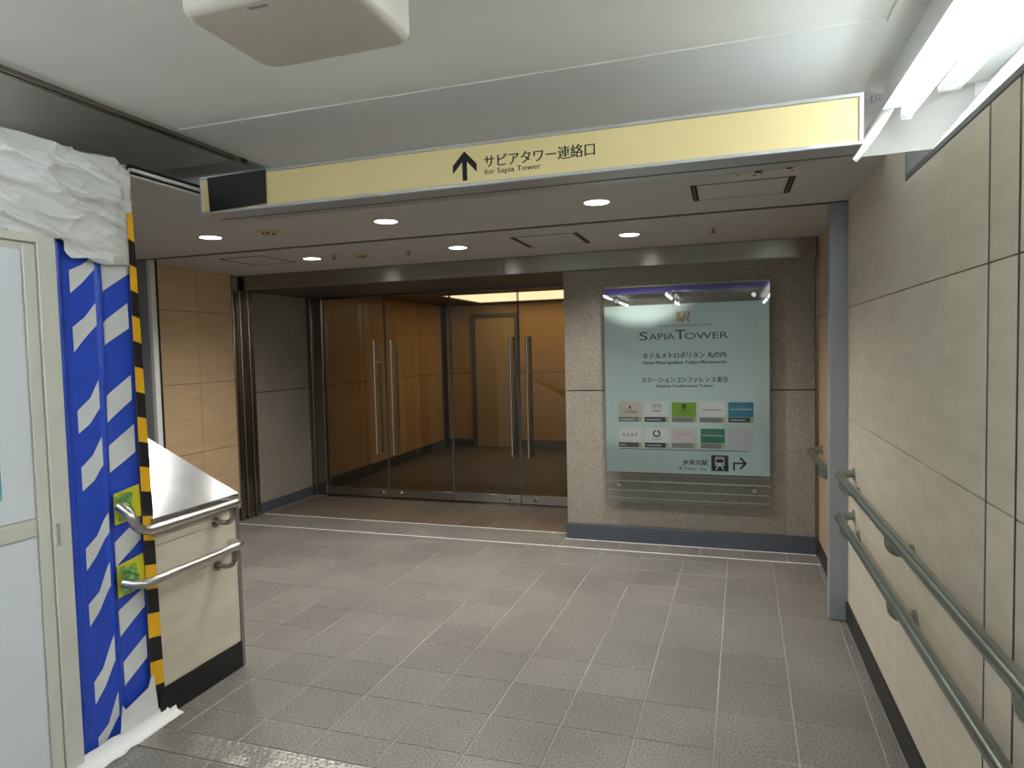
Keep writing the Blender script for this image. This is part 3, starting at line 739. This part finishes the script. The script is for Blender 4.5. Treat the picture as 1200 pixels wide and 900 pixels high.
# tenant cards
cards = [  # x0, x1, picture z0, z1, picture material, caption material, content
    (-.802, -.628, 1.002, 1.115, 'cardcream', 'capgrey', 'tosaki'), (-.604, -.425, 1.002, 1.116, 'cardwhite', 'capdark', 'hill'), (-.401, -.222, 1.002, 1.112, 'cardlime', 'capgrey', 'lime'),
    (-.199, -.019, 1.002, 1.116, 'cardwhite', 'capgrey', 'line'), (.005, .180, 1.004, 1.113, 'cardcyan', 'capdark', 'cyan'),
    (-.803, -.629, .805, .916, 'cardwhite', 'capdark', 'brush'), (-.604, -.427, .805, .918, 'cardwhite', 'capblack', 'round'), (-.403, -.224, .806, .918, 'cardpink', 'capgrey', 'script'),
    (-.192, -.020, .808, .915, 'cardgreen', 'capgrey', 'green'), (.002, .179, .768, .920, 'cardgrey', None, 'blank')]
for x0, x1, z0, z1, pm, cm, kind in cards:
    c = flat('tenant_card', pm, [(x0, z0), (x1, z0), (x1, z1), (x0, z1)], dr, TY)
    w = x1 - x0; mx = (x0 + x1) / 2; mz = (z0 + z1) / 2
    if cm:
        flat('caption_strip', cm, [(x0, z0 - .040), (x1 - .022, z0 - .040), (x1 - .022, z0 - .003), (x0, z0 - .003)], c, TY)
        flat('floor_mark', 'capyellow', [(x1 - .022, z0 - .040), (x1, z0 - .040), (x1, z0 - .003), (x1 - .022, z0 - .003)], c, TY)
        flat('caption_line', 'white', [(x0 + .012, z0 - .026), (x0 + (.05 if kind == 'brush' else w * .68), z0 - .026), (x0 + (.05 if kind == 'brush' else w * .68), z0 - .019), (x0 + .012, z0 - .019)], c, TY - .0004) if kind in ('hill', 'cyan', 'brush', 'round', 'tosaki') else None
    Y2 = TY - .0004
    if kind == 'tosaki':
        lettering('lettering', 'inkgrey', 'TOTEKI', x0 + .03, x1 - .03, z0 + .025, z0 + .047, Y2, c)
        flat('emblem', 'inkgrey', [(mx - .01, z0 + .062), (mx + .012, z0 + .062), (mx + .004, z0 + .078), (mx - .002, z0 + .092)], c, Y2)
    elif kind == 'hill':
        for dx, dz in ((-.028, 0), (-.008, -.004), (.010, 0), (.028, -.004)):
            flat('emblem', 'inkgrey', [(mx + dx - .002, z0 + .062 + dz), (mx + dx + .002, z0 + .062 + dz), (mx + dx + .002, z0 + .100 + dz), (mx + dx - .002, z0 + .100 + dz)], c, Y2)
            flat('emblem', 'inkgrey', [(mx + dx, z0 + .094 + dz), (mx + dx + .010, z0 + .086 + dz), (mx + dx + .010, z0 + .090 + dz), (mx + dx, z0 + .098 + dz)], c, Y2 - .0002)
        flat('emblem', 'capgrey', [(mx - .03, z0 + .038), (mx + .03, z0 + .038), (mx + .03, z0 + .047), (mx - .03, z0 + .047)], c, Y2)
    elif kind == 'lime':
        e = flat('emblem', 'ink', rr(mx - .019, mx + .019, z0 + .060, z0 + .098, .0189, 8), c, Y2)
        flat('emblem_bar', 'cardlime', [(mx - .012, z0 + .075), (mx + .012, z0 + .075), (mx + .012, z0 + .082), (mx - .012, z0 + .082)], c, Y2 - .0004)
        for dz in (.044, .028): flat('text_line', 'darkgreen', [(mx - .05, z0 + dz), (mx + .05, z0 + dz), (mx + .05, z0 + dz + .003), (mx - .05, z0 + dz + .003)], c, Y2)
    elif kind == 'line':
        flat('text_line', 'capgrey', [(x0 + .018, mz - .006), (x1 - .018, mz - .006), (x1 - .018, mz), (x0 + .018, mz)], c, Y2)
    elif kind in ('cyan', 'green'):
        flat('text_line', 'white', [(x0 + .012, mz), (x1 - .012, mz), (x1 - .012, mz + .006), (x0 + .012, mz + .006)], c, Y2)
        flat('text_line', 'capgrey', [(mx - .04, mz + .018), (mx + .04, mz + .018), (mx + .04, mz + .023), (mx - .04, mz + .023)], c, Y2)
    elif kind == 'brush':
        lettering('lettering', 'redink', 'えんみす', x0 + .025, x1 - .025, z0 + .043, z0 + .072, Y2, c, bold=.001)
    elif kind == 'round':
        n = 24; b = bmesh.new()
        ri = [[b.verts.new((mx + math.cos(2 * math.pi * k / n) * r, Y2, z0 + .068 + math.sin(2 * math.pi * k / n) * r)) for k in range(n)] for r in (.029, .017)]
        for k in range(n):
            if k not in (5, 6): b.faces.new((ri[0][k], ri[0][(k + 1) % n], ri[1][(k + 1) % n], ri[1][k]))
        build('emblem', b, 'darkgreen', c)
        flat('text_line', 'capgrey', [(mx - .036, z0 + .024), (mx + .036, z0 + .024), (mx + .036, z0 + .029), (mx - .036, z0 + .029)], c, Y2)
    elif kind == 'script':
        lettering('lettering', 'pinkink', 'Pillora', x0 + .025, x1 - .03, z0 + .055, z0 + .088, Y2, c, shear=.3)

# ------------------------------------------------------------------ handrails on the right wall
def handrail(name, lab, x, z, y0, y1, brk, parent_lab=None, m='greenrail'):
    t = empty(name, (x, (y0 + y1) / 2, z), lab, 'handrail')
    end = arc((x, y1 - .05, z), (x, y1, z), (x + .04, y1 + .005, z), 6)
    tube('rail', m, [(x, y0, z)] + [(x, y0 + (y1 - .05 - y0) * i / 8, z) for i in range(1, 8)] + end + [(XR - .002, y1 + .005, z)], .0205, t, 18)
    cyl('end_flange', 'chrome', (XR - .0005, y1 + .005, z), (-1, 0, 0), .034, .006, t, 18)
    for yb in brk:
        bk = empty('bracket', (x, yb, z - .05)) if False else None
        pts = [(x, yb, z - .019)] + arc((x, yb, z - .035), (x, yb, z - .075), (x + .05, yb, z - .078), 5) + [(XR - .006, yb, z - .078)]
        b_ = tube('bracket', m, pts, .013, t, 10)
        cyl('flange', m, (XR - .0005, yb, z - .078), (-1, 0, 0), .036, .008, b_, 18)
handrail('handrail', 'upper grey green handrail along the beige stone wall', .54, .855, YBACK + .3, 3.74, (3.62, 2.62, 1.50, .3, -1.0))
handrail('handrail', 'lower grey green handrail along the beige stone wall', .54, .635, YBACK + .3, 3.74, (3.62, 2.58, 1.46, .3, -1.0))
t = empty('handrail', (.54, 4.5, .80), 'short handrail between the grey post and the granite wall', 'handrail')
tube('rail', 'greenrail', [(.535, 4.06, .80), (.535, 4.7, .80)] + arc((.535, 4.90, .80), (.535, 4.95, .80), (.58, 4.955, .80)) + [(XR - .002, 4.955, .80)], .0205, t, 16)
cyl('end_flange', 'chrome', (XR - .0005, 4.955, .80), (-1, 0, 0), .034, .006, t, 18)
b_ = tube('bracket', 'greenrail', [(.535, 4.35, .781)] + arc((.535, 4.35, .76), (.535, 4.35, .722), (.57, 4.35, .722), 5) + [(XR - .006, 4.35, .722)], .013, t, 10)

# ------------------------------------------------------------------ parapet wall on the left
PX = XC - .008
pw = empty('wall_left_parapet', (-2.8, 2.4, 0), 'beige clad parapet wall with a sloping stainless cap', 'wall', kind='structure')
Y0p, Y1p = 2.125, 2.625
def capz(x): return .862 + (PX - x) * .475
build('core', bm_prism([(PX - .02, Y0p, 0), (PX - .02, Y0p, capz(PX) - .09), (-3.45, Y0p, capz(-3.45) - .02), (-3.45, Y0p, 0)], (0, Y1p - Y0p, 0)), 'stone', pw)
box('stone_panel', 'stone', PX - .019, PX, Y0p, Y1p, .128, .740, pw, bev=.001); box('stone_panel', 'stone', PX - .019, PX, Y0p, Y1p, .743, .792, pw, bev=.001)
build('cap', bm_prism([(PX + .006, Y0p, .792), (PX + .006, Y0p, .862), (-3.47, Y0p, capz(-3.47) + .005), (-3.47, Y0p, capz(-3.47) - .015), (PX - .015, Y0p, .845), (PX - .015, Y0p, .792)], (0, Y1p - Y0p + .02, 0)), 'capsteel', pw)
box('corner_trim', 'steel', PX - .03, PX + .006, Y1p + .0005, Y1p + .022, 0, .791, pw, bev=.002)
o = box('baseboard_left_parapet', 'black', PX + .0002, PX + .008, Y0p, Y1p, 0, .126); tag(o, 'black skirting under the beige parapet', 'skirting', kind='structure')

RX = -2.205
t = empty('handrail', (RX, 2.25, .845), 'upper steel handrail on the parapet, bent up into a taped patch', 'handrail')
near = arc((RX, 2.06, .845), (RX, 1.975, .845), (RX - .005, 1.965, .905), 6) + [(RX - .02, 1.958, .935)] + [(-2.262, 1.95, .962)]
far = arc((RX, 2.52, .845), (RX, 2.565, .845), (RX - .045, 2.57, .845), 6) + [(PX - .001 + .008, 2.57, .845)]
tube('rail', 'chrome', near[::-1] + [(RX, 2.2, .845), (RX, 2.4, .845)] + far, .0185, t, 16)
def jbr(y, z, par):
    b_ = tube('bracket', 'steel_dark', [(RX, y, z - .017), (RX, y, z - .04)] + arc((RX, y, z - .05), (RX, y, z - .085), (RX - .035, y - .01, z - .088), 6) + [(PX + .01, y - .02, z - .085)], .0115, par, 10)
    cyl('flange', 'steel_dark', (PX + .0085, y - .02, z - .085), (1, 0, 0), .024, .006, b_, 16)
jbr(2.50, .845, t)
t = empty('handrail', (RX, 2.25, .638), 'lower steel handrail on the parapet, ending in a taped patch', 'handrail')
far = arc((RX, 2.52, .638), (RX, 2.565, .638), (RX - .045, 2.57, .638), 6) + [(PX + .0095, 2.57, .638)]
tube('rail', 'chrome', [(-2.262, 1.955, .655), (-2.235, 1.965, .648), (RX, 2.0, .638), (RX, 2.2, .638), (RX, 2.4, .638)] + far, .0185, t, 16)
jbr(2.50, .638, t)

# ------------------------------------------------------------------ construction hoarding
HX = XC - .012       # board face
hb = empty('construction_hoarding', (-2.6, 1.2, 0), 'white temporary hoarding wrapped in crumpled plastic with a panelled door', 'hoarding')
box('board', 'plastic', -2.42, HX - .03, 1.778, 2.105, 0, 2.30, hb); box('board', 'plastic', -2.42, HX - .03, YBACK + .02, .85, 0, 2.30, hb)
box('board', 'plastic', -2.42, HX - .03, .85, 1.778, 1.985, 2.30, hb); box('board', 'plastic', -3.5, -2.42, 2.06, 2.105, 0, 2.28, hb)
for ya, yb in ((1.708, 1.776), (.852, .92)): box('door_post', 'doorframe', HX - .03, HX + .012, ya, yb, 0, 1.975, hb, bev=.003)
box('door_head', 'doorframe', HX - .03, HX + .012, .921, 1.707, 1.945, 1.975, hb, bev=.003)
dv = box('door_leaf', 'doorframe', HX - .028, HX - .002, .924, 1.704, .02, 1.942, hb, bev=.002)
for za, zb in ((.085, .918), (.985, 1.915)):
    for ya, yb in ((.985, 1.655),): box('door_panel', 'doorpanel', HX - .0015, HX + .004, ya, yb, za, zb, dv, bev=.003)
for ya, yb, za, zb in ((.985, 1.655, .918, .985),): box('door_rail', 'doorframe', HX - .0015, HX + .007, ya, yb, za + .004, zb - .004, dv, bev=.002)
box('door_stile', 'doorframe', HX - .0015, HX + .007, 1.66, 1.703, .03, 1.94, dv, bev=.002)
box('hinge', 'alu', HX + .0125, HX + .018, 1.717, 1.727, .87, .95, hb, bev=.001)
# rounded teal outline sticker on the door
b = bmesh.new(); o_ = rr(1.40, 1.545, 1.063, 1.250, .02); i_ = rr(1.405, 1.540, 1.068, 1.245, .016)
A = [b.verts.new((HX + .0045, y, z)) for y, z in o_]; B_ = [b.verts.new((HX + .0045, y, z)) for y, z in i_]
for k in range(len(A)): b.faces.new((A[k], A[(k + 1) % len(A)], B_[(k + 1) % len(A)], B_[k]))
build('sticker_outline', b, 'tealline', dv)

# crumpled plastic sheet over the top
def crumple(y, z):
    v = Vector((y * 2.2, z * 6.0, 4.2))
    w = noise.noise(v) * .5 + .5
    r1 = 1 - abs(noise.noise(Vector((y * 2.0 - z * 1.5, z * 9 + y * 2.2, .7))))
    r2 = 1 - abs(noise.noise(Vector((y * 4.5 + 3, z * 16 + y * 4, 2.1))))
    r3 = 1 - abs(noise.noise(Vector((y * 11, z * 26 - y * 6, 5.3))))
    r4 = 1 - abs(noise.noise(Vector((y * 1.3 + 8, z * 13 + y * 5.5, 9.4))))
    return .010 + .014 * w + .032 * r1 ** 9 + .018 * r2 ** 9 + .006 * r3 ** 5 + .030 * r4 ** 14
def sheet(name, m, ys, top, bot, parent, nz_, fn, xbase, thick_back=True):
    b = bmesh.new(); G = []
    for y in ys:
        col = []
        for i in range(nz_ + 1):
            z = bot(y) + (top(y) - bot(y)) * i / nz_
            col.append(b.verts.new((xbase + fn(y, z), y, z)))
        G.append(col)
    for A, B in zip(G, G[1:]):
        for i in range(nz_): b.faces.new((A[i], B[i], B[i + 1], A[i + 1]))
    return build(name, b, m, parent, smooth=True)
N_ = 260
ys = [.2 + (2.118 - .2) * i / N_ for i in range(N_ + 1)]
topf = lambda y: 2.315 + .012 * noise.noise(Vector((y * 5, 0, 1))) - max(0, (y - 2.04)) * .25
def botf(y):
    if y < 1.79: return 1.972 + .004 * math.sin(y * 20)
    if y < 1.825: return 1.972 - (y - 1.79) / .035 * .068
    return 1.905 + .006 * math.sin(y * 31)
sheet('plastic_sheet', 'plastic', ys, topf, botf, hb, 90, lambda y, z: crumple(y, z) * (1 - .8 * max(0, min(1, (y - 2.03) / .05))) + .010 * max(0, min(1, (y - 2.03) / .05)), HX - .018)
# flap tucked over the top edge and round the far end
b = bmesh.new(); G = []
for i in range(61):
    y = .2 + 1.918 * i / 60
    e = topf(y); x0 = HX - .018 + crumple(y, e) * (1 - .8 * max(0, min(1, (y - 2.03) / .05))) + .010 * max(0, min(1, (y - 2.03) / .05))
    G.append([b.verts.new(p) for p in ((x0, y, e), (x0 - .03, y, e + .012), (x0 - .11, y, e - .004 + .01 * noise.noise(Vector((y * 9, 1, 1)))), (-2.46, y, 2.285))])
for A, B in zip(G, G[1:]):
    for k in range(3): b.faces.new((A[k], B[k], B[k + 1], A[k + 1]))
build('plastic_flap', b, 'plastic', hb, True)
b = bmesh.new(); G = []
for i in range(25):
    z = 2.10 + .205 * i / 24; w = .006 * noise.noise(Vector((z * 14, 2, 0)))
    G.append([b.verts.new(p) for p in ((HX - .002, 2.112, z), (HX - .004, 2.122 + w * .5, z), (-2.40, 2.122 + w, z), (-2.6, 2.12, z))])
for A, B in zip(G, G[1:]):
    for k in range(3): b.faces.new((A[k], B[k], B[k + 1], A[k + 1]))
build('plastic_flap', b, 'plastic', hb, True)

# blue and white striped vinyl sheets
def fold(y, z):
    a = .010 * math.exp(-((y - 1.80 - .004 * math.sin(z * 3)) / .012) ** 2) + .008 * math.exp(-((y - 1.955 - .006 * math.sin(z * 4 + 1)) / .012) ** 2)
    return a + .004 * noise.noise(Vector((y * 7, z * 2.2, 0))) + .005 * math.exp(-((z - 1.50) / .02) ** 2) * (1 if y < 1.96 else .2)
BX = HX - .014
def img(px, py):
    """photo point -> (y, z) on the sheet plane, computed once to read off the print"""
    vy = Vector((252, -45, 775)).normalized(); vx = Vector((2380, -17, -775)); vx = (vx - vy * vx.dot(vy)).normalized(); vz = vy.cross(vx)
    if vz.y > 0: vz = -vz
    d = Vector((px - 600, py - 450, 775)); d = Vector((vx.dot(d), vy.dot(d), vz.dot(d)))
    tt = (BX + .006) / d.x
    return (d.y * tt, H + d.z * tt)
def striped(lab, y0, y1, ztop, zbot, stripes):
    t = empty('striped_sheet', (BX, (y0 + y1) / 2, zbot(y0)), lab, 'vinyl sheet')
    yy = [y0 + (y1 - y0) * i / 40 for i in range(41)]
    sheet('vinyl', 'bluesheet', yy, lambda y: ztop, zbot, t, 90, fold, BX)
    for top, bot in stripes:
        T = [img(*p) for p in top]; B = [img(*p) for p in bot]
        def interp(L, y):
            for p, q in zip(L, L[1:]):
                if y <= q[0] or q is L[-1]: return p[1] + (q[1] - p[1]) * (y - p[0]) / (q[0] - p[0] + 1e-9)
        ya = max(min(T[0][0], B[0][0]), y0 + .002); yb = min(max(T[-1][0], B[-1][0]), y1 - .002)
        yy = [ya + (yb - ya) * i / 14 for i in range(15)]
        sheet('white_stripe', 'whitesheet', yy, lambda y: interp(T, y), lambda y: max(interp(B, y), zbot(y) + .002), t, 8, lambda y, z: fold(y, z) + .0018, BX)
c4 = lambda *P: [(x / 3, 300 + y / 3) for x, y in P]
c7 = lambda *P: [(x / 3, 600 + y / 3) for x, y in P]
S1 = [(c4((245, 50), (290, 30), (330, 0)), c4((250, 130), (290, 95), (330, 50))), (c4((258, 250), (300, 215), (337, 165)), c4((263, 340), (300, 290), (340, 245))),
      (c4((275, 545), (320, 500), (348, 435)), c4((280, 625), (320, 590), (350, 540))), (c4((288, 745), (330, 700), (360, 635)), c4((293, 828), (335, 790), (365, 735))),
      (c7((305, 130), (345, 85), (381, 0)), c7((310, 207), (345, 155), (383, 75))), (c7((317, 325), (355, 280), (388, 175)), c7((320, 405), (355, 350), (390, 265))),
      (c7((333, 600), (365, 550), (403, 430)), c7((340, 675), (375, 610), (408, 520))), (c7((348, 795), (385, 745), (417, 630)), c7((352, 865), (385, 790), (418, 720)))]
S2 = [(c4((355, 0), (450, -60)), c4((360, 125), (447, 68))), (c4((360, 235), (450, 165)), c4((365, 315), (453, 255))), (c4((372, 495), (462, 418)), c4((380, 585), (467, 505))),
      (c4((383, 670), (475, 590)), c4((390, 762), (478, 690))), (c7((410, 105), (490, 20)), c7((412, 195), (498, 95))), (c7((418, 350), (508, 265)), c7((425, 440), (512, 330))), (c7((435, 530), (515, 430)), c7((440, 612), (520, 510)))]
striped('blue and white striped vinyl sheet next to the white door post', 1.778, 1.952, 1.97, lambda y: .02, S1)
striped('blue and white striped vinyl sheet next to the hazard tape', 1.9535, 2.112, 1.908, lambda y: .04 + max(0, (y - 1.953)) * .75, S2)

# yellow and black hazard tape at the far edge (stuck on the hoarding)
def tape_strip(za, zb, dx, sl):
    b = bmesh.new(); xo = HX + .007 + dx; ya, yb, yt = 2.087, 2.156 - .019 * za, 2.156 - .019 * zb
    v = [b.verts.new(p) for p in ((xo, ya, za - sl), (xo, yb, za + sl), (xo, yt, zb + sl), (xo, ya, zb - sl), (HX - .02, yt + .004 + dx, zb + sl * 2), (HX - .02, yb + .004 + dx, za + sl * 2))]
    b.faces.new(v[:4]); b.faces.new((v[1], v[5], v[4], v[2])); return b
ht = build('hazard_tape', tape_strip(.05, 2.12, 0, 0), 'hazyellow', hb)
for k in range(10):
    build('black_band', tape_strip(.055 + k * .206, .158 + k * .206, .0008, -.006), 'hazblack', ht)

# taped patches round the rail ends
def patch(y, z, w, h, lab, seed):
    t = empty('tape_patch', (HX, y, z - h / 2), lab, 'tape')
    rnd = random.Random(seed)
    b = bm_poly([[(BX + .016, y - w / 2, z - h / 2), (BX + .016, y + w / 2, z - h / 2 + .01), (BX + .016, y + w / 2 - .004, z + h / 2 + .008), (BX + .016, y - w / 2, z + h / 2 - .01)]])
    build('yellow_tape', b, 'yellowtape', t)
    b = bmesh.new()
    G = []
    for i in range(9):
        for_ = []
        for j_ in range(9):
            yy = y - w * .45 + w * .6 * i / 8; z_ = z - h * .42 + h * .8 * j_ / 8
            nn = noise.noise_vector(Vector((yy * 30, z_ * 30, seed + .5)))
            for_.append(b.verts.new((BX + .019 + .045 * abs(noise.noise(Vector((yy * 45, z_ * 45, seed)))), yy + .012 * nn.x, z_ + .014 * nn.y)))
        G.append(for_)
    for A, B in zip(G, G[1:]):
        for j_ in range(8): b.faces.new((A[j_], B[j_], B[j_ + 1], A[j_ + 1]))
    build('green_tape', b, 'greentape', t)
patch(2.025, .945, .125, .135, 'yellow and green tape patch round the end of the upper parapet rail', 1)
patch(2.025, .655, .13, .14, 'yellow and green tape patch round the end of the lower parapet rail', 5)
# torn white tape at the foot of the sheets
t = empty('floor_tape', (HX, 1.98, 0), 'torn white tape sealing the foot of the striped sheets to the floor', 'tape')
b = bmesh.new(); G = []
for i in range(31):
    y = 1.70 + .50 * i / 30; n1 = .006 * noise.noise(Vector((y * 22, 0, 0)))
    if y < 2.16: G.append([b.verts.new(p) for p in ((HX + .006, y, .055 + n1), (HX + .018, y, .012), (HX + .06 + n1 * 2 + .02 * (2.2 - y), y, .0035))])
    else: G.append([b.verts.new(p) for p in ((PX + .012, y, .03 + n1), (PX + .02, y, .012), (HX + .06 + n1, y, .0035))])
for A, B in zip(G, G[1:]):
    for k in range(2): b.faces.new((A[k], B[k], B[k + 1], A[k + 1]))
build('skirt', b, 'plastic', t, True)
b = bm_poly([[(HX + .010, 1.93, .045), (HX + .010, 2.115, .05), (HX + .010, 2.10, .215), (HX + .010, 2.085, .205), (HX + .010, 2.07, .17), (HX + .010, 1.96, .135), (HX + .010, 1.945, .16)]])
build('torn_patch', b, 'plastic', t)
